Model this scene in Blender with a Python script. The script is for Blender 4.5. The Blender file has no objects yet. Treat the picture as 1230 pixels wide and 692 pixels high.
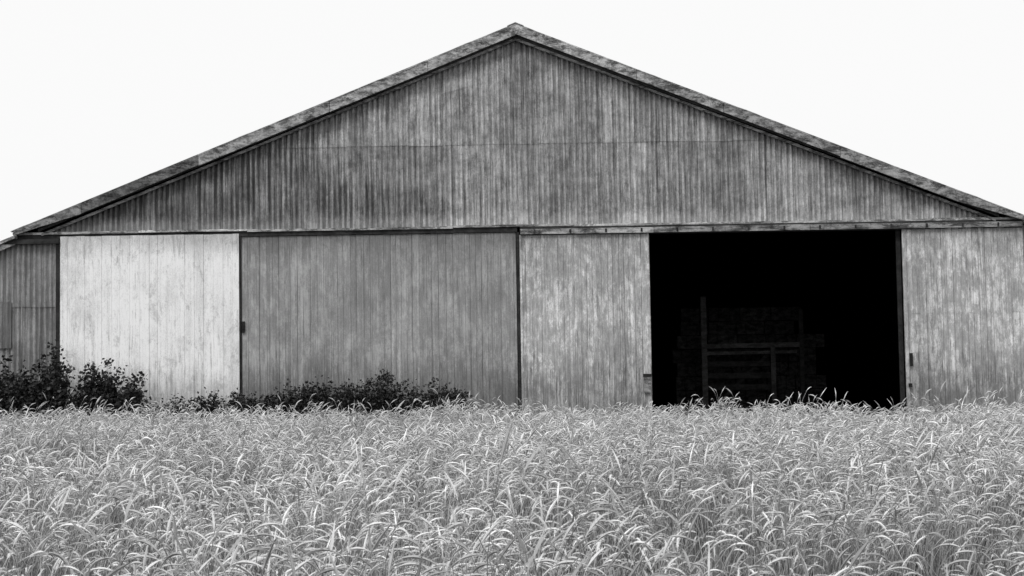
import bpy, math, random
import numpy as np
from mathutils import Vector, Matrix
random.seed(7); rng = np.random.default_rng(7)
scene = bpy.context.scene
R = math.radians

# ------------------------------------------------------------ helpers
def link(o, parent=None):
    scene.collection.objects.link(o)
    if parent: o.parent = parent
    return o
def empty(name):
    e = bpy.data.objects.new(name, None); e.empty_display_size = 0.5
    return link(e)

class MB:
    """mesh builder with per-vertex 'tone' and 'corr' attributes"""
    def __init__(s): s.v=[]; s.f=[]; s.t=[]; s.c=[]; s.m=[]
    def add(s, vs, fs, tone=0.5, corr=None, mat=0):
        b=len(s.v); s.v += [tuple(p) for p in vs]
        s.f += [tuple(b+i for i in f) for f in fs]
        s.t += [tone]*len(vs); s.c += (list(corr) if corr is not None else [0.0]*len(vs))
        s.m += [mat]*len(fs)
    def box(s, x0,x1,y0,y1,z0,z1, tone=0.5, mat=0, jit=0.0):
        j=lambda: random.uniform(-jit,jit)
        vs=[(x,y+j(),z+j()) for x in (x0,x1) for y in (y0,y1) for z in (z0,z1)]
        s.add(vs,[(0,1,3,2),(4,6,7,5),(0,4,5,1),(2,3,7,6),(0,2,6,4),(1,5,7,3)],tone,mat=mat)
    def prism(s, prof, y0, y1, tone=0.5, mat=0):
        n=len(prof)
        vs=[(x,y0,z) for x,z in prof]+[(x,y1,z) for x,z in prof]
        fs=[tuple(range(n)),tuple(range(2*n-1,n-1,-1))]
        fs+=[(i,i+n,(i+1)%n+n,(i+1)%n) for i in range(n)]
        s.add(vs,fs,tone,mat=mat)
    def beam(s, a, b, w, d, tone=0.5, mat=0):
        a=Vector(a); b=Vector(b); ax=(b-a).normalized()
        up=Vector((0,1,0)) if abs(ax.y)<0.9 else Vector((0,0,1))
        u=ax.cross(up).normalized()*w/2; v=ax.cross(u).normalized()*d/2
        vs=[p+su*u+sv*v for p in (a,b) for su in (-1,1) for sv in (-1,1)]
        s.add(vs,[(0,1,3,2),(4,6,7,5),(0,4,5,1),(2,3,7,6),(0,2,6,4),(1,5,7,3)],tone,mat=mat)
    def obj(s, name, mats, parent=None, smooth=False, fixn=True):
        me=bpy.data.meshes.new(name); me.from_pydata(s.v,[],s.f); 
        for m in mats: me.materials.append(m)
        me.polygons.foreach_set('material_index', s.m)
        for nm,arr in (('tone',s.t),('corr',s.c)):
            a=me.attributes.new(nm,'FLOAT','POINT'); a.data.foreach_set('value',arr)
        if smooth: me.polygons.foreach_set('use_smooth',[True]*len(s.f))
        me.update()
        if fixn and len(s.f)<60000:
            import bmesh
            bm=bmesh.new(); bm.from_mesh(me); bmesh.ops.recalc_face_normals(bm,faces=bm.faces); bm.to_mesh(me); bm.free()
        return link(bpy.data.objects.new(name,me),parent)

class NT:
    def __init__(s,name):
        s.mat=bpy.data.materials.new(name); s.mat.use_nodes=True
        s.nt=s.mat.node_tree; s.n=s.nt.nodes; s.l=s.nt.links
        s.bsdf=s.n['Principled BSDF']; s.tc=s.n.new('ShaderNodeTexCoord')
        s.sep=s.n.new('ShaderNodeSeparateXYZ'); s.l.new(s.tc.outputs['Object'],s.sep.inputs[0])
        s.x,s.y,s.z=s.sep.outputs
    def put(s,sock,v):
        if isinstance(v,bpy.types.NodeSocket): s.l.new(v,sock)
        else: sock.default_value=v
    def m(s,op,a,b=0.0,c=None,clamp=False):
        k=s.n.new('ShaderNodeMath'); k.operation=op; k.use_clamp=clamp
        s.put(k.inputs[0],a); s.put(k.inputs[1],b)
        if c is not None: s.put(k.inputs[2],c)
        return k.outputs[0]
    def noise(s,sc,detail=5,rough=0.6,dist=0.0,off=(0,0,0)):
        mp=s.n.new('ShaderNodeMapping'); s.l.new(s.tc.outputs['Object'],mp.inputs[0])
        mp.inputs['Scale'].default_value=sc if hasattr(sc,'__len__') else (sc,)*3
        mp.inputs['Location'].default_value=off
        k=s.n.new('ShaderNodeTexNoise'); k.inputs['Scale'].default_value=1
        k.inputs['Detail'].default_value=detail; k.inputs['Roughness'].default_value=rough
        k.inputs['Distortion'].default_value=dist
        s.l.new(mp.outputs[0],k.inputs['Vector']); return k.outputs['Fac']
    def ss(s,v,a,b,lo=0.0,hi=1.0):
        k=s.n.new('ShaderNodeMapRange'); k.interpolation_type='SMOOTHSTEP'
        s.put(k.inputs[0],v)
        for i,q in enumerate((a,b,lo,hi)): k.inputs[i+1].default_value=q
        return k.outputs[0]
    def attr(s,name):
        k=s.n.new('ShaderNodeAttribute'); k.attribute_name=name; return k.outputs['Fac']
    def out(s,val,rough=0.8,bump=None,bs=0.3,bd=0.01,spec=0.3):
        val=s.m('MINIMUM',s.m('MAXIMUM',val,0.004),0.9)
        cb=s.n.new('ShaderNodeCombineColor')
        for i in range(3): s.l.new(val,cb.inputs[i])
        s.l.new(cb.outputs[0],s.bsdf.inputs['Base Color'])
        s.put(s.bsdf.inputs['Roughness'],rough); s.bsdf.inputs['Specular IOR Level'].default_value=spec
        if bump is not None:
            b=s.n.new('ShaderNodeBump'); b.inputs['Strength'].default_value=bs; b.inputs['Distance'].default_value=bd
            s.l.new(bump,b.inputs['Height']); s.l.new(b.outputs[0],s.bsdf.inputs['Normal'])
        return s.mat

def door_mat(name, base, patch=0.12, streak=0.2, dark=0.35, off=(0,0,0), spots=0.0, thr=0.5, mottle=0.3, mscale=6.5):
    s=NT(name)
    mot=s.noise((mscale,mscale,mscale*0.35),10,0.86,0.1,off)
    mot2=s.noise((1.3,1.3,0.8),10,0.82,0.3,(off[0]+3,8,1))
    stk=s.noise((10,10,0.30),7,0.78,0,off)
    rib=s.noise((30,30,0.18),3,0.75,0,off)
    run=s.noise((15,15,0.9),6,0.8,0.15,(off[0]+5,1,2))
    fine=s.noise((50,50,24),4,0.85,0,off)
    big=s.noise((0.45,0.45,0.5),4,0.6,0,off)
    t=s.attr('tone')
    v=s.m('MULTIPLY_ADD',s.m('SUBTRACT',t,0.5),0.18*base,base)
    mk=s.m('MULTIPLY',s.ss(s.m('ADD',s.m('MULTIPLY',mot,0.45),s.m('MULTIPLY',mot2,0.55)),thr-0.01,thr+0.03),s.ss(stk,0.38,0.55))
    v=s.m('MULTIPLY_ADD',mk,patch,v)
    v=s.m('MULTIPLY',v,s.ss(mot,0.35,0.65,1-mottle,1+mottle*0.8))
    v=s.m('MULTIPLY',v,s.ss(mot2,0.35,0.65,1-mottle*0.7,1+mottle*0.6))
    v=s.m('MULTIPLY',v,s.ss(stk,0.32,0.68,1-streak,1+streak*0.6))
    v=s.m('MULTIPLY',v,s.ss(rib,0.3,0.7,1-streak,1+streak*0.6))
    v=s.m('MULTIPLY',v,s.ss(big,0.3,0.7,0.88,1.12))
    v=s.m('MULTIPLY',v,s.ss(fine,0.3,0.7,0.82,1.14))
    rm=s.m('MULTIPLY',s.ss(run,0.54,0.62),s.ss(mot2,0.42,0.56))
    v=s.m('MULTIPLY',v,s.m('SUBTRACT',1.0,s.m('MULTIPLY',rm,dark)))
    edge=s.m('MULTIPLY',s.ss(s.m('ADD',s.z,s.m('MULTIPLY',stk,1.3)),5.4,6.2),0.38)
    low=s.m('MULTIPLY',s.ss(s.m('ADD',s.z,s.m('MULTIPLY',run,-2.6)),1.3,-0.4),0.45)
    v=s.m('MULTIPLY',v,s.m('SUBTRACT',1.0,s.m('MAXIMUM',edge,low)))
    if spots:
        sp=s.noise((3.0,4,1.7),10,0.84,0.4,(3,1,4))
        v=s.m('MULTIPLY',v,s.m('SUBTRACT',1.0,s.m('MULTIPLY',s.ss(sp,0.52,0.60),spots)))
        sp2=s.noise((12,12,1.1),8,0.8,0.2,(33,1,4))
        v=s.m('MULTIPLY',v,s.m('SUBTRACT',1.0,s.m('MULTIPLY',s.ss(sp2,0.58,0.66),spots*1.4)))
    return s.out(v,0.85,s.m('ADD',mot,fine),0.5,0.006)

def corr_mat(name, base, grime=0.6, left=0.4, off=(0,0,0)):
    s=NT(name)
    t=s.attr('tone'); c=s.attr('corr')
    stk=s.noise((7.0,2,0.28),7,0.85,0,off)
    stk2=s.noise((14,3,0.7),7,0.84,0.05,(4+off[0],0,1))
    mot=s.noise((1.6,1,1.5),11,0.86,0.2,off)
    fine=s.noise((34,30,16),5,0.85,0,off)
    big=s.noise((0.25,1,0.5),4,0.6,0,off)
    v=s.m('MULTIPLY_ADD',s.m('SUBTRACT',t,0.5),0.42*base,base)
    v=s.m('MULTIPLY',v,s.ss(mot,0.38,0.62,0.66,1.36))
    v=s.m('MULTIPLY',v,s.ss(stk2,0.36,0.64,0.60,1.35))
    v=s.m('MULTIPLY',v,s.ss(fine,0.3,0.7,0.72,1.25))
    val=s.ss(c,0.65,-0.65)
    zl=s.m('ADD',s.m('MULTIPLY',big,9.0),s.m('MULTIPLY',s.m('ADD',s.x,2.0),-0.60))
    zl=s.m('ADD',zl,s.m('MULTIPLY',s.m('SUBTRACT',7.6,s.z),1.0))
    zl=s.m('ADD',zl,s.m('MULTIPLY',s.m('SUBTRACT',stk,0.5),14.0))
    zone0=s.ss(zl,4.6,9.0)
    # darker below the rake of the roof
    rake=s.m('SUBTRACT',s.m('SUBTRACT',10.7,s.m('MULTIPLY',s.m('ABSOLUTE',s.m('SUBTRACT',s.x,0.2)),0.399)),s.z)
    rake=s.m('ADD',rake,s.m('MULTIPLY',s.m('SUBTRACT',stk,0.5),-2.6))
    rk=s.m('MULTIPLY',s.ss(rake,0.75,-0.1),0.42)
    lowt=s.m('MULTIPLY',s.ss(s.m('ADD',s.z,s.m('MULTIPLY',stk,2.5)),9.0,6.6),0.25)
    zone=s.m('MINIMUM',s.m('ADD',s.m('MAXIMUM',zone0,0.45),lowt),1.0)
    gm=s.m('MULTIPLY',s.m('MULTIPLY',val,s.ss(stk,0.42,0.55,0.22,1.0)),zone)
    v=s.m('MULTIPLY',v,s.m('SUBTRACT',1.0,s.m('MULTIPLY',gm,grime)))
    v=s.m('MULTIPLY',v,s.m('SUBTRACT',1.0,s.m('MULTIPLY',zone0,left)))
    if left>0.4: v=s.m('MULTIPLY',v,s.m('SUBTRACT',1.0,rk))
    rust=s.m('MULTIPLY',s.ss(s.noise((2.4,1,1.0),11,0.86,0.3,(9,2,1)),0.53,0.59),0.40)
    v=s.m('MULTIPLY',v,s.m('SUBTRACT',1.0,rust))
    drip=s.m('MULTIPLY',s.ss(s.noise((10,1,0.18),7,0.8,0,(19,2,1)),0.54,0.61),0.62)
    v=s.m('MULTIPLY',v,s.m('SUBTRACT',1.0,drip))
    pale=s.m('MULTIPLY',s.ss(s.m('ADD',s.z,s.m('MULTIPLY',mot,-0.8)),5.75,5.35),0.28*base)
    v=s.m('ADD',v,pale)
    return s.out(v,0.62,s.m('ADD',mot,fine),0.3,0.006,0.35)

def wood_mat(name, base, var=0.5, sc=(3,3,3), spec=0.2, blotch=0.0):
    s=NT(name); n=s.noise(sc,8,0.8,0.3); f=s.noise((22,22,22),4,0.8); t=s.attr('tone')
    v=s.m('MULTIPLY',base,s.ss(n,0.38,0.62,1-var,1+var*0.7))
    v=s.m('MULTIPLY',v,s.ss(f,0.25,0.75,0.75,1.25))
    v=s.m('MULTIPLY',v,s.m('MULTIPLY_ADD',s.m('SUBTRACT',t,0.5),0.5,1.0))
    if blotch:
        b=s.noise((1.3,3,3.4),10,0.86,0.3,(7,7,7))
        v=s.m('MULTIPLY',v,s.m('SUBTRACT',1.0,s.m('MULTIPLY',s.ss(b,0.50,0.56),blotch)))
    return s.out(v,0.85,f,0.4,0.006,spec)

M_gable=corr_mat('corrugated_iron',0.355,0.74,0.48)
M_wing =corr_mat('corrugated_iron_old',0.28,0.62,0.38,(11,3,5))
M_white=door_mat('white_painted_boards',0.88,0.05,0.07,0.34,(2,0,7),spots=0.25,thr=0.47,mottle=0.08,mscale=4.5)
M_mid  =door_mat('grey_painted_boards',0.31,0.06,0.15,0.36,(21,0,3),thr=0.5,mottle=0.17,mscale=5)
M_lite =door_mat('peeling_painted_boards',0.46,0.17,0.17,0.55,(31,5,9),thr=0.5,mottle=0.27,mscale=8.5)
M_barge=wood_mat('weathered_fascia',0.36,0.65,(2.2,3,5),blotch=0.72)
M_dark =wood_mat('dark_timber',0.035,0.5)
M_shade_band =wood_mat('shade_band_timber',0.09,0.5)  # dark tone stands for the shade under the barge boards
M_flash=wood_mat('metal_flashing',0.42,0.6,(1.3,3,6),blotch=0.65)
M_track=wood_mat('track_cover',0.26,0.7,(1.6,3,7),blotch=0.65)
M_int  =wood_mat('shade_dark_interior',0.006,0.4,spec=0.0)  # interior shade put into the colour: near-black walls, floor and roof underside
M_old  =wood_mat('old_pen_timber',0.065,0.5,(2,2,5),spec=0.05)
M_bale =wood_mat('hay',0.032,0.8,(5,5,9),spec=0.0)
M_iron =wood_mat('black_iron',0.02,0.3)
M_roof =wood_mat('roof_sheet',0.38,0.5,(1.5,0.6,2),blotch=0.5)

# ------------------------------------------------------------ ground
def gz(x,y):
    xx=np.clip(x,-22,22)
    return -0.009*xx + 0.05*np.sin(x*0.35+1)*np.cos(y*0.28) + 0.03*np.sin(x*0.9+y*0.7)
def axis(inner,step,outer):
    a=list(np.arange(-inner,inner+0.01,step)); r=inner
    ext=[]
    while r<outer: r*=1.5; ext.append(min(r,outer))
    return np.array([-e for e in ext[::-1]]+a+ext)
gx=axis(45,1.0,1500); gy=axis(45,1.0,1500)
X,Y=np.meshgrid(gx,gy); Z=gz(X,Y)
Z=np.where((np.abs(X)>45)|(np.abs(Y)>45),-0.009*np.clip(X,-22,22),Z)
me=bpy.data.meshes.new('ground')
nx,ny=len(gx),len(gy)
vs=np.stack([X.ravel(),Y.ravel(),Z.ravel()],1)
fs=[(j*nx+i,j*nx+i+1,(j+1)*nx+i+1,(j+1)*nx+i) for j in range(ny-1) for i in range(nx-1)]
me.from_pydata(vs.tolist(),[],fs); me.update()
ground=link(bpy.data.objects.new('ground',me))
s=NT('soil_and_thatch'); n=s.noise(1.2,8,0.7); f=s.noise((9,9,9),6,0.75)
me.materials.append(s.out(s.m('MULTIPLY',s.ss(n,0.3,0.7,0.06,0.13),s.ss(f,0.3,0.7,0.6,1.4)),0.95,f,0.7,0.05,0.1))

# ------------------------------------------------------------ barn
barn=empty('corrugated_iron_barn')
CX=0.2; HW=13.44; APEX=11.10; SL=0.3990; EAVE=5.72; DEPTH=26.0
top=lambda x: APEX-SL*abs(x-CX)

def corrugated(mb,x0,x1,zlo,zhi,y,pitch=0.145,amp=0.026,sheet=0.87,tr=0.5,jag=0.015,split=0.0,tone0=0.5):
    x=x0
    while x<x1-1e-4:
        w=min(sheet*random.uniform(0.97,1.03),x1-x)
        tone=tone0+random.uniform(-tr,tr)*0.9; dy=random.uniform(-0.006,0.0); dz=random.uniform(-jag,jag)
        n=max(2,int(w/(pitch/8))); 
        xs=np.linspace(x,x+w+ (0.03 if x+w<x1-0.01 else 0),n+1)
        spl=random.uniform(0.35,0.7) if random.random()<split else None
        segs=[(0,1,tone,0.0)] if spl is None else [(0,spl+0.01,tone,0.0),(spl,1,min(1.2,max(-0.4,tone+random.choice([-1,1])*random.uniform(0.3,0.7))),-0.008)]
        for (fa,fb,tn,ey) in segs:
            vs=[];cr=[]
            for xx in xs:
                c=math.cos(2*math.pi*xx/pitch)
                A=zlo(xx)+dz; B=max(zhi(xx),A+0.005)
                a=A+(B-A)*fa; b=A+(B-A)*fb
                for k in range(3):
                    zz=a+(b-a)*k/2
                    wob=0.008*math.sin(xx*1.7+zz*1.1)+0.006*math.sin(xx*0.6-zz*2.3)
                    vs.append((xx,y+dy+ey-c*amp+wob,zz)); cr.append(c)
            fs=[]
            for i in range(n):
                for k in range(2):
                    fs.append((i*3+k,(i+1)*3+k,(i+1)*3+k+1,i*3+k+1))
            mb.add(vs,fs,tn,cr)
        x+=w

g=MB()
SEAM=7.87
under=lambda x: top(x)-0.34
corrugated(g,CX-HW+0.45,CX+HW-0.45,lambda x:5.66,lambda x:min(SEAM+0.06,max(under(x),5.67)),-0.02,split=0.0,tr=0.6)
hw2=(APEX-0.34-SEAM)/SL
corrugated(g,CX-hw2,CX+hw2,lambda x:SEAM,lambda x:max(under(x),SEAM+0.006),-0.032,tr=0.5,split=0.25,tone0=0.55)
g.obj('gable_cladding',[M_gable],barn,smooth=True,fixn=False)

b=MB()
b.prism([(CX-HW+0.15,5.40),(CX+HW-0.15,5.40),(CX+HW-0.15,5.62),(CX,10.98),(CX-HW+0.15,5.62)],0.06,0.14)
b.box(CX-HW+0.1,3.66,0.06,0.14,-0.6,5.40)
b.box(10.46,CX+HW-0.1,0.06,0.14,-0.6,5.40)
b.box(CX-HW+0.05,CX-HW+0.15,0.14,DEPTH,-0.6,5.72)
b.box(CX+HW-0.15,CX+HW-0.05,0.14,DEPTH,-0.6,5.72)
b.prism([(CX-HW+0.05,-0.6),(CX+HW-0.05,-0.6),(CX+HW-0.05,5.70),(CX,11.01),(CX-HW+0.05,5.70)],DEPTH,DEPTH+0.1)
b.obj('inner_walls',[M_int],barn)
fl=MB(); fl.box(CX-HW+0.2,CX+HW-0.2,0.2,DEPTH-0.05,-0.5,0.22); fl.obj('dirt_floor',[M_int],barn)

# roof slabs with corrugated sheet on top
r=MB()
for sgn in (-1,1):
    def P(d,off): return (CX+sgn*d, APEX-SL*d+off)
    e=HW+0.02
    r.prism([P(0,-0.07),P(e,-0.07),P(e,-0.11),P(0,-0.11)],-0.30,DEPTH+0.3,mat=1)
    ys=np.arange(-0.36,DEPTH+0.36,0.036); vs=[];fs=[]
    ND=40
    for i,yy in enumerate(ys):
        for kd in range(ND+1):
            dd_=(e+0.05)*kd/ND
            h=0.018*math.cos(2*math.pi*yy/0.145)-0.03+0.016*math.sin(dd_*2.1+sgn)+0.012*math.sin(dd_*5.3)
            xa,za=P(dd_,h); vs.append((xa,yy,za))
    for i in range(len(ys)-1):
        for kd in range(ND): 
            a=i*(ND+1)+kd; fs.append((a,a+1,a+ND+2,a+ND+1))
    r.add(vs,fs,0.5,mat=0)
r.prism([(CX-0.22,top(CX+0.22)-0.005),(CX,APEX-0.005),(CX+0.22,top(CX+0.22)-0.005),(CX+0.22,top(CX+0.22)+0.012),(CX,APEX+0.015),(CX-0.22,top(CX+0.22)+0.012)],-0.37,DEPTH+0.3,mat=0)
r.obj('roof',[M_roof,M_int],barn)

f=MB(); fd=MB()
for sgn in (-1,1):
    d=0.0
    while d<HW:
        L=min(random.uniform(2.2,3.8),HW-d); d2=d+L
        t1=APEX-SL*d-0.015; t2=APEX-SL*(d2-0.012)-0.015
        w=0.30
        b1=max(t1-w,5.60); b2=max(t2-w,5.60); jj=random.uniform(-0.025,0.02)
        prof=[(CX+sgn*d,b1+jj),(CX+sgn*(d2-0.012),b2+jj),(CX+sgn*(d2-0.012),t2),(CX+sgn*d,t1)]
        f.prism(prof,-0.345+random.uniform(-.008,.008),-0.305,tone=random.uniform(0.1,0.9)-0.03*d if sgn>0 else random.uniform(-0.2,0.6)-0.07*d)
        d=d2
    dd=HW-0.6
    fd.prism([(CX,APEX-0.20),(CX+sgn*dd,APEX-0.20-SL*dd),(CX+sgn*dd,max(5.7,APEX-0.36-SL*dd)),(CX,APEX-0.36)],-0.13,-0.085)  # second board, its dark colour painting the shadow band below the barge
    fd.prism([(CX,APEX-0.365),(CX+sgn*(dd-0.1),APEX-0.365-SL*(dd-0.1)),(CX+sgn*(dd-0.1),APEX-0.435-SL*(dd-0.1)),(CX,APEX-0.435)],-0.16,-0.09,mat=1)
f.obj('barge_boards',[M_barge],barn)
fd.obj('gable_trim_and_shade_band',[M_shade_band,M_track],barn)

h=MB()
x=CX-HW+0.02
while x<CX+HW:
    L=min(random.uniform(2.2,3.6),CX+HW-x)
    sag=random.uniform(-0.015,0.015)
    h.box(x,x+L-0.01,-0.15,-0.03,5.625+sag,5.69+sag,random.uniform(0.2,0.9),0,0.010)
    x+=L
h.box(CX-HW+0.02,0.16,-0.10,0.055,5.50,5.615,0.5,1)
x=0.24
while x<CX+HW:
    L=min(random.uniform(2.5,4.2),CX+HW-x)
    h.box(x,x+L-0.015,-0.24,-0.155,5.425,5.565,random.uniform(0.1,0.9),2,0.010)
    x+=L
h.box(0.24,CX+HW,-0.15,0.055,5.40,5.62,0.5,1)
for i in range(14):
    bx=0.6+i*0.95; h.box(bx,bx+0.05,-0.258,-0.252,5.44,5.54,0.3,1)
h.obj('door_track',[M_flash,M_dark,M_track],barn)

def boards(name,x0,x1,y,z0,z1,mat,w=0.19,gap=0.011,frame=None,jz=0.02,seam=None,tv=1.0):
    mb=MB(); x=x0
    while x<x1-0.02:
        ww=min(w*random.uniform(0.8,1.2),x1-x)
        if x1-(x+ww)<0.06: ww=x1-x
        t=0.5+(random.random()-0.5)*tv; dy=random.uniform(-0.006,0.006)
        z=z0+random.uniform(-jz,jz); zt=z1+random.uniform(-0.006,0.006)
        gg=gap*random.choice([0.2,0.3,0.5,0.8,1.6])
        c=0.005; xa,xb=x,x+ww-gg
        prof=[(xa,y+0.018),(xa,y+dy+c),(xa+c,y+dy),(xb-c,y+dy),(xb,y+dy+c),(xb,y+0.018)]
        parts=[(z,zt)]
        if seam and random.random()<seam[1]:
            sz=seam[0]+random.uniform(-0.01,0.01); parts=[(z,sz-0.004),(sz+0.004,zt)]
        for (za,zb) in parts:
            n=6; vs=[(p[0],p[1],za) for p in prof]+[(p[0],p[1],zb) for p in prof]
            fs=[(i,(i+1)%n,(i+1)%n+n,i+n) for i in range(n)]+[tuple(range(n)),tuple(range(2*n-1,n-1,-1))]
            mb.add(vs,fs,t); t=min(1,max(0,t+random.uniform(-.3,.3)))
        x+=ww
    mb.box(x0+0.01,x1-0.01,y+0.020,y+0.045,z0+0.05,z1-0.01,0.0,0)
    if frame:
        for (fx0,fx1,fz0,fz1,tn) in frame: mb.box(fx0,fx1,y-0.035,y-0.010,fz0,fz1,tn,0)
    return mb.obj(name,[mat],barn)
boards('white_door',-12.04,-7.27,-0.155,-0.4,5.56,M_white,0.235,0.003,tv=0.4)
boards('grey_door',-7.22,0.13,-0.06,-0.5,5.49,M_mid,0.17,0.006)
boards('sliding_door',0.215,3.68,-0.145,-0.5,5.42,M_lite,0.15,0.008,
       frame=[(0.215,0.275,-0.4,5.40,0.9)])
boards('end_door',10.42,13.66,-0.145,-0.6,5.42,M_lite,0.155,0.008,
       frame=[(10.42,10.50,-0.5,5.40,0.5)],seam=(3.15,0.5))
p=MB()
p.box(0.135,0.21,-0.12,0.05,-0.5,5.49,0.3)
p.box(-12.16,-12.05,-0.14,0.05,-0.4,5.495,0.2)
p.box(-7.265,-7.225,-0.11,0.05,-0.4,5.495,0.2)
p.box(10.30,10.415,0.0,0.06,-0.5,5.40,0.2)
p.box(3.60,3.70,0.0,0.06,-0.5,5.40,0.2)
p.obj('door_posts',[M_dark],barn)
k=MB()
k.box(-7.205,-7.13,-0.12,-0.07,2.92,3.22); k.box(-7.19,-7.15,-0.15,-0.12,3.02,3.12)
k.box(3.46,3.64,-0.22,-0.16,1.15,1.62,0.2,1); k.box(3.44,3.66,-0.24,-0.22,1.58,1.66)
k.box(10.52,10.60,-0.22,-0.185,1.75,2.1); k.box(10.47,10.56,-0.22,-0.185,1.2,1.3)
k.obj('door_hardware',[M_iron,M_track],barn)

for sgn,nm in ((-1,'side_wing_left'),(1,'side_wing_right')):
    w=MB(); wr=MB()
    if sgn<0:
        xa,xb=-18.0,-12.17
        rz=lambda x: 5.48+0.40*(x+13.2) if x<-13.2 else 5.48
        corrugated(w,xa,xb,lambda x:-0.5,lambda x:min(1.9,rz(x)),-0.0,tr=0.55)
        corrugated(w,xa,xb,lambda x:1.87,lambda x:min(3.72,rz(x)),-0.022,tr=0.6)
        corrugated(w,xa,xb,lambda x:3.69,lambda x:rz(x),-0.044,tr=0.45)
        corrugated(w,-14.6,-13.35,lambda x:2.6,lambda x:3.85,-0.085,tr=0.0,tone0=-0.4)
        for vx in (-12.62,-13.1): w.box(vx,vx+0.02,-0.095,-0.08,2.0,3.7,1.0)
        w.obj(nm,[M_wing],barn,smooth=True,fixn=False)
        wr.prism([(-13.2,5.60),(-18.3,3.56),(-18.3,3.48),(-13.2,5.52)],-0.34,DEPTH)
        wr.prism([(-13.22,5.50),(-18.25,3.48),(-18.25,3.34),(-13.22,5.36)],-0.22,-0.17,mat=0)
        wr.box(-13.5,-12.06,-0.24,-0.13,5.37,5.495,0.3,1)
        wr.box(-18.0,-17.9,0.05,DEPTH,-0.6,3.5,mat=1)
    else:
        xa,xb=CX+HW+0.04,18.6
        rz=lambda x: 5.50-0.40*(x-13.65)
        corrugated(w,xa,xb,lambda x:-0.6,rz,-0.02,tr=0.5)
        w.obj(nm,[M_wing],barn,smooth=True,fixn=False)
        wr.prism([(13.66,5.62),(18.9,3.52),(18.9,3.44),(13.66,5.54)],-0.34,DEPTH)
        wr.box(18.5,18.6,0.05,DEPTH,-0.7,3.5,mat=1)
    wr.obj(nm+'_roof',[M_flash,M_dark],barn)

# ------------------------------------------------------------ inside: timber pen and hay stack
pen=MB(); Y0=7.0
def up(x,z0,z1,w=0.14,t=0.6,y=Y0): pen.box(x-w/2,x+w/2,y,y+0.12,z0,z1,t,0,0.01)
up(6.0,0.22,4.05,0.17,0.9); up(9.05,0.22,3.6,0.13,-0.6); up(8.15,0.22,2.42,0.15,0.5)
pen.box(6.09,9.0,Y0+0.02,Y0+0.09,2.42,2.56,0.8,0,0.02)
pen.box(6.09,8.9,Y0+0.03,Y0+0.09,2.22,2.30,1.0,0,0.02)
for i in range(3): pen.box(6.09,8.05,Y0+0.04,Y0+0.09,1.1+i*0.36,1.28+i*0.36,-0.6,0,0.02)
pen.beam((6.1,Y0+0.15,0.4),(8.0,Y0+0.15,2.2),0.1,0.05,-0.5)
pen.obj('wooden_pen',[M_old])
st=MB()
for row in range(8):
    xx=5.2+random.uniform(-0.1,0.1)+(0.25 if row>5 else 0)
    while xx<9.3-(0.3 if row>5 else 0):
        L=random.uniform(0.85,1.0); z=0.22+row*0.44; yy=8.1+random.uniform(-0.07,0.07)
        cs=[0,0.02,0.3,0.32,0.34,0.66,0.68,0.70,0.98,1.0]; sc=[0.93,1,1,0.94,1,1,0.94,1,1,0.93]
        vs=[]
        for c,q in zip(cs,sc):
            for (a,bq) in ((-1,-1),(1,-1),(1,1),(-1,1)):
                vs.append((xx+c*L,yy+0.5+a*0.5*q+random.uniform(-.012,.012),z+0.215+bq*0.21*q+random.uniform(-.01,.01)))
        fs=[(i*4+j,i*4+(j+1)%4,(i+1)*4+(j+1)%4,(i+1)*4+j) for i in range(9) for j in range(4)]+[(0,1,2,3),(39,38,37,36)]
        st.add(vs,fs,random.random()); xx+=L+0.02
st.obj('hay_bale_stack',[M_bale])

# ------------------------------------------------------------ grass field (instanced clumps)
def gmat(name,base,trans=0.25,rnd=0.5):
    s=NT(name); t=s.attr('tone')
    oi=s.n.new('ShaderNodeObjectInfo')
    nz=s.n.new('ShaderNodeTexNoise'); nz.inputs['Scale'].default_value=0.22; nz.inputs['Detail'].default_value=5
    s.l.new(oi.outputs['Location'],nz.inputs['Vector'])
    v=s.m('MULTIPLY',base,s.m('MULTIPLY_ADD',s.m('SUBTRACT',t,0.5),rnd*1.3,1.0))
    v=s.m('MULTIPLY',v,s.m('MULTIPLY_ADD',s.m('SUBTRACT',oi.outputs['Random'],0.5),0.4,1.0))
    v=s.m('MULTIPLY',v,s.ss(nz.outputs['Fac'],0.3,0.7,0.74,1.22))
    m=s.out(v,0.6,spec=0.3)
    if trans:
        tr=s.n.new('ShaderNodeBsdfTranslucent'); mx=s.n.new('ShaderNodeMixShader'); mx.inputs[0].default_value=trans
        cb=s.n.new('ShaderNodeCombineColor')
        for i in range(3): s.l.new(v,cb.inputs[i])
        s.l.new(cb.outputs[0],tr.inputs[0]); s.l.new(s.bsdf.outputs[0],mx.inputs[1]); s.l.new(tr.outputs[0],mx.inputs[2])
        s.l.new(mx.outputs[0],s.n['Material Output'].inputs[0])
    return m
G_head=gmat('grass_seed_head',0.58,0.0,0.65); G_stem=gmat('grass_stem',0.31,0.0,1.0); G_leaf=gmat('grass_blade',0.125,0.1,1.1)

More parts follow.
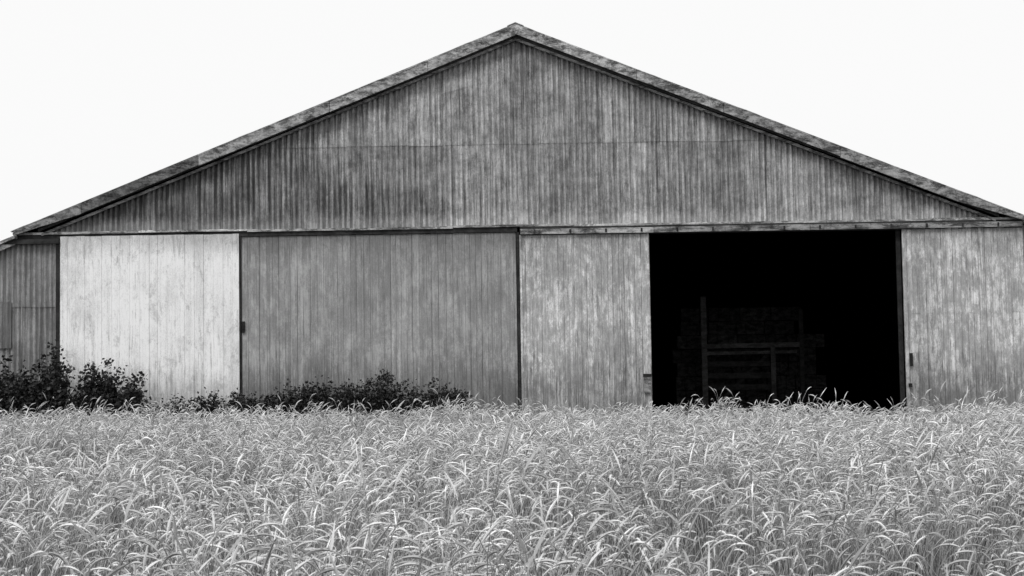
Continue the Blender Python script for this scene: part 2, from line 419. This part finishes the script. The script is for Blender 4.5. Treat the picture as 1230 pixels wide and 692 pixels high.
def tube(mb,pts,rad,n,tone,mat):
    pts=[Vector(p) for p in pts]; vs=[]
    for i,p in enumerate(pts):
        a=(pts[min(i+1,len(pts)-1)]-pts[max(i-1,0)]).normalized()
        u=a.cross(Vector((0.3,1,0.1))).normalized(); v=a.cross(u)
        for j in range(n):
            an=2*math.pi*j/n; vs.append(p+rad[i]*(math.cos(an)*u+math.sin(an)*v))
    fs=[(i*n+j,i*n+(j+1)%n,(i+1)*n+(j+1)%n,(i+1)*n+j) for i in range(len(pts)-1) for j in range(n)]
    mb.add(vs,fs,tone,mat=mat)
def stalk(mb,bx,by,H,az,lean,droop,head=True,tone=0.5,nb=56,fat=1.0):
    d=Vector((math.cos(az),math.sin(az),0)); side=Vector((-d.y,d.x,0)); p=Vector((bx,by,-0.05))
    n=7; pts=[p.copy()]; L=H/n
    for i in range(n):
        s_=(i+1)/n; th=lean*s_ + (0.28*droop if head else 0.9*lean)*max(0,s_-0.75)/0.25*0.8
        p=p+L*(math.sin(th)*d+math.cos(th)*Vector((0,0,1)))+side*random.uniform(-0.004,0.004); pts.append(p.copy())
    tube(mb,pts,[(0.0027-0.001*i/n)*fat for i in range(n+1)],3,tone,1)
    if not head: return
    hl=random.uniform(0.13,0.22); m=9; hp=[p.copy()]; th0=th
    for i in range(m):
        th=th0+(droop-th0)*((i+1)/m)**0.75
        p=p+hl/m*(math.sin(th)*d+math.cos(th)*Vector((0,0,1))); hp.append(p.copy())
    rd=[0.002]+[0.0076*fat*min(1,2.2*(i/m),1.7*(1-i/m)+0.15) for i in range(1,m+1)]
    tube(mb,hp,rd,4,tone,0)
    vs=[];fs=[]
    for i in range(nb):
        q=random.uniform(0.04,0.98)*m; k0=min(int(q),m-1); fr=q-k0
        c=hp[k0].lerp(hp[k0+1],fr); ax=(hp[k0+1]-hp[k0]).normalized()
        u=ax.cross(Vector((random.gauss(0,1),random.gauss(0,1),random.gauss(0,1)))).normalized()
        dirn=(ax*0.9+u*0.6).normalized(); wv=dirn.cross(u.cross(ax)).normalized()*0.0016*fat
        l=random.uniform(0.014,0.028); b0=len(vs)
        vs+=[c-wv,c+wv,c+dirn*l]; fs.append((b0,b0+1,b0+2))
    mb.add(vs,fs,min(1,tone+0.1),mat=0)
def blade(mb,bx,by,L,az,lean,curl,w,tone):
    d=Vector((math.cos(az),math.sin(az),0)); sd=Vector((-d.y,d.x,0)); p=Vector((bx,by,-0.03)); n=5; vs=[];
    for i in range(n+1):
        s_=i/n; ww=w*(1-s_**2)*0.5+0.0004
        vs+=[p-sd*ww,p+sd*ww]; th=lean+curl*s_**1.5
        p=p+L/n*(math.sin(th)*d+math.cos(th)*Vector((0,0,1)))
    mb.add(vs,[(2*i,2*i+1,2*i+3,2*i+2) for i in range(n)],tone,mat=2)

def make_protos(cname,NV,rad,nh,ns,nl,nb,fat):
    protos=bpy.data.collections.new(cname)
    for v in range(NV):
        mb=MB()
        for i in range(nh):
            az=random.gauss(0.0,0.7) if random.random()<0.76 else random.uniform(0,6.28)
            stalk(mb,random.gauss(0,rad),random.gauss(0,rad),random.uniform(0.48,0.92),az,random.uniform(0.03,0.42),
                  random.choice([random.uniform(0.7,1.5),random.uniform(1.5,2.3),random.uniform(1.9,2.9)]),True,random.random(),nb,fat)
        for i in range(ns):
            stalk(mb,random.gauss(0,rad),random.gauss(0,rad),random.uniform(0.35,0.75),random.gauss(0,1.5),random.uniform(0.1,0.6),0,False,random.random(),0,fat)
        for i in range(nl):
            blade(mb,random.gauss(0,rad),random.gauss(0,rad),random.uniform(0.3,0.65),random.uniform(0,6.28),random.uniform(0.05,0.4),random.uniform(0.2,1.8),random.uniform(0.004,0.008)*fat,random.random())
        o=mb.obj('grass_clump',[G_head,G_stem,G_leaf],fixn=False)
        scene.collection.objects.unlink(o); protos.objects.link(o)
    return protos
near=make_protos('grass_clump_near',14,0.14,8,6,12,44,1.0)
far =make_protos('grass_clump_far',10,0.28,19,10,20,6,1.25)

def scatter(name,pts,rot,scl,idx,coll):
    me=bpy.data.meshes.new(name); me.from_pydata(pts.tolist(),[],[])
    a=me.attributes.new('rot','FLOAT_VECTOR','POINT'); a.data.foreach_set('vector',rot.astype(np.float32).ravel())
    a=me.attributes.new('scl','FLOAT_VECTOR','POINT'); a.data.foreach_set('vector',scl.astype(np.float32).ravel())
    a=me.attributes.new('idx','INT','POINT'); a.data.foreach_set('value',idx.astype(np.int32))
    o=link(bpy.data.objects.new(name,me))
    ng=bpy.data.node_groups.new(name+'_nodes','GeometryNodeTree')
    ng.interface.new_socket('Geometry',in_out='INPUT',socket_type='NodeSocketGeometry')
    ng.interface.new_socket('Geometry',in_out='OUTPUT',socket_type='NodeSocketGeometry')
    N=ng.nodes; Lk=ng.links
    gi=N.new('NodeGroupInput'); go=N.new('NodeGroupOutput'); ip=N.new('GeometryNodeInstanceOnPoints')
    ci=N.new('GeometryNodeCollectionInfo'); ci.inputs['Collection'].default_value=coll
    ci.inputs['Separate Children'].default_value=True; ci.inputs['Reset Children'].default_value=True
    def na(nm,dt):
        k=N.new('GeometryNodeInputNamedAttribute'); k.data_type=dt; k.inputs['Name'].default_value=nm; return k.outputs['Attribute']
    e=N.new('FunctionNodeEulerToRotation'); Lk.new(na('rot','FLOAT_VECTOR'),e.inputs[0])
    Lk.new(gi.outputs[0],ip.inputs['Points']); Lk.new(ci.outputs[0],ip.inputs['Instance'])
    ip.inputs['Pick Instance'].default_value=True
    Lk.new(na('idx','INT'),ip.inputs['Instance Index']); Lk.new(e.outputs[0],ip.inputs['Rotation'])
    Lk.new(na('scl','FLOAT_VECTOR'),ip.inputs['Scale']); Lk.new(ip.outputs[0],go.inputs[0])
    md=o.modifiers.new('scatter','NODES'); md.node_group=ng
    return o
field=empty('grass_field')
def plant(name,bands,coll,NV,tallp):
    P=[]
    for (d0,d1,den) in bands:
        wmax=0.42*d1+3; n=int(2*wmax*(d1-d0)*den)
        d=rng.uniform(d0,d1,n); x=rng.uniform(-wmax,wmax,n); keep=np.abs(x)<0.42*d+3
        P.append(np.stack([x[keep],d[keep]-40],1))
    P=np.concatenate(P); n=len(P)
    pz=gz(P[:,0],P[:,1])
    hgt=0.95+0.12*np.sin(P[:,0]*0.8+P[:,1]*0.5)*np.sin(P[:,1]*0.9)+0.06*np.sin(P[:,0]*2.7)+rng.normal(0,0.10,n)
    tall=rng.random(n)<tallp; hgt[tall]*=rng.uniform(1.12,1.40,tall.sum())
    hgt=np.clip(hgt,0.6,1.6)
    scl=np.stack([np.clip(hgt,0.85,1.15)]*2+[hgt],1)
    rz=rng.normal(0.0,0.5,n); fl=rng.random(n)<0.25; rz[fl]+=math.pi
    rot=np.stack([rng.normal(0,0.08,n),rng.normal(0.06,0.08,n),rz],1)
    o=scatter(name,np.stack([P[:,0],P[:,1],pz],1),rot,scl,rng.integers(0,NV,n),coll); o.parent=field
plant('grass_near',((4.8,9,10.5),(9,16,9.5)),near,14,0.03)
plant('grass_far',((16,28,4.2),(28,39.4,4.8)),far,10,0.07)
# ------------------------------------------------------------ bushes and weeds
s=NT('bush_leaf'); t=s.attr('tone'); B_leaf=s.out(s.m('MULTIPLY_ADD',s.m('POWER',t,2.0),0.05,0.008),0.5,spec=0.25)  # dark foliage, lowered further to include the shade the bushes stand in
B_stem=wood_mat('bush_stem',0.04,0.3)
def bush(name,lumps,nleaf,leaf=0.05,stems=14,upright=0.3):
    mb=MB(); tips=[]
    vol=np.array([l[3]*l[5] for l in lumps]); pr=vol/vol.sum()
    for i in range(stems):
        l=lumps[rng.choice(len(lumps),p=pr)]
        th=random.uniform(0,6.28); rr=random.random()**0.5
        tip=Vector((l[0]+l[3]*rr*math.cos(th)*0.95,l[1]+l[4]*random.uniform(-.9,.9),l[2]+l[5]*rr*math.sin(th)*0.98))
        base=Vector((l[0]+random.uniform(-.3,.3)*l[3],l[1],0.0))
        mid=base.lerp(tip,0.5)+Vector((random.uniform(-.1,.1),0,0.12))
        pts=[base,base.lerp(mid,0.5),mid,mid.lerp(tip,0.5)+Vector((0,0,0.03)),tip]
        tube(mb,pts,[0.014,0.011,0.008,0.006,0.002],4,0.5,1)
        for q in range(7):
            f_=random.uniform(0.3,1.03); k0=min(int(f_*4),3); c=pts[k0].lerp(pts[k0+1],f_*4-k0); tips.append(c)
    for i in range(nleaf):
        c=random.choice(tips)
        p=c+Vector((random.gauss(0,1),random.gauss(0,1),random.gauss(0,1)))*0.085
        a=Vector((random.gauss(0,1),random.gauss(0,1),random.gauss(upright,0.6))).normalized()
        u=a.cross(Vector((random.gauss(0,1),random.gauss(0,1),random.gauss(0,1)))).normalized()
        L=leaf*random.uniform(0.6,1.4); W=L*random.uniform(0.3,0.42)
        nrm=a.cross(u)*L*0.12
        vs=[p,p+a*L*0.45+u*W+nrm,p+a*L,p+a*L*0.45-u*W+nrm,p+a*L*0.5]
        mb.add(vs,[(0,1,4),(1,2,4),(2,3,4),(3,0,4)],random.random())
    return mb.obj(name,[B_leaf,B_stem],fixn=False)
bush('bush',[(-13.3,-1.0,1.4,0.7,0.5,1.05),(-12.6,-1.0,1.45,0.6,0.4,1.05),(-13.9,-1.2,1.55,0.6,0.5,1.05),(-11.85,-0.9,1.6,0.25,0.2,1.1),(-12.3,-1.0,1.3,0.6,0.4,0.9)],15000,0.10,175)
bush('bush',[(-10.45,-1.0,1.35,0.9,0.5,0.85),(-10.9,-1.0,1.5,0.4,0.3,0.8),(-9.85,-1.0,1.3,0.4,0.35,0.7)],8000,0.10,85)
bush('weed_patch',[(-8.9,-0.9,0.85,0.65,0.3,0.48),(-8.1,-0.9,0.88,0.7,0.3,0.48),(-11.6,-1.0,0.95,0.7,0.3,0.45),(-6.9,-0.9,0.92,0.7,0.3,0.48)],12000,0.075,170)
bush('weed_patch',[(-5.7,-0.9,1.0,0.7,0.3,0.62),(-4.9,-0.9,1.08,0.75,0.3,0.62),(-4.1,-0.9,1.02,0.7,0.3,0.62),(-3.3,-0.9,1.05,0.4,0.3,0.85),(-2.5,-0.9,1.0,0.7,0.3,0.62),(-1.7,-0.9,0.85,0.7,0.3,0.52)],26000,0.078,300)

# ------------------------------------------------------------ light: overcast daylight
w=bpy.data.worlds.new('World'); scene.world=w; w.use_nodes=True
nt=w.node_tree; bg=nt.nodes['Background']
sky=nt.nodes.new('ShaderNodeTexSky'); sky.sky_type='NISHITA'; sky.sun_disc=False
sky.sun_elevation=R(50); sky.sun_rotation=R(205); sky.dust_density=6; sky.air_density=1
bw=nt.nodes.new('ShaderNodeRGBToBW'); nt.links.new(sky.outputs[0],bw.inputs[0])
ml=nt.nodes.new('ShaderNodeMath'); ml.operation='MULTIPLY_ADD'; nt.links.new(bw.outputs[0],ml.inputs[0])
ml.inputs[1].default_value=0.10; ml.inputs[2].default_value=8.5
nt.links.new(ml.outputs[0],bg.inputs[0]); bg.inputs[1].default_value=0.11
sd=bpy.data.lights.new('sun','SUN'); sd.energy=1.4; sd.angle=R(14); sd.color=(1,1,1)
so=link(bpy.data.objects.new('sun',sd))
az=R(-115); el=R(50)
dirv=Vector((math.cos(az)*math.cos(el),math.sin(az)*math.cos(el),math.sin(el)))
so.rotation_euler=dirv.to_track_quat('Z','Y').to_euler()

# ------------------------------------------------------------ camera
cd=bpy.data.cameras.new('camera'); cam=link(bpy.data.objects.new('camera',cd))
cd.sensor_width=36; cd.lens=52.68; cd.clip_start=0.1; cd.clip_end=4000
cam.matrix_world=Matrix.Translation((0,-40,1.7))@Matrix.Rotation(R(90+3.3),4,'X')@Matrix.Rotation(R(-0.9),4,'Z')
scene.camera=cam
scene.view_settings.view_transform='Standard'; scene.view_settings.look='None'; scene.view_settings.exposure=0
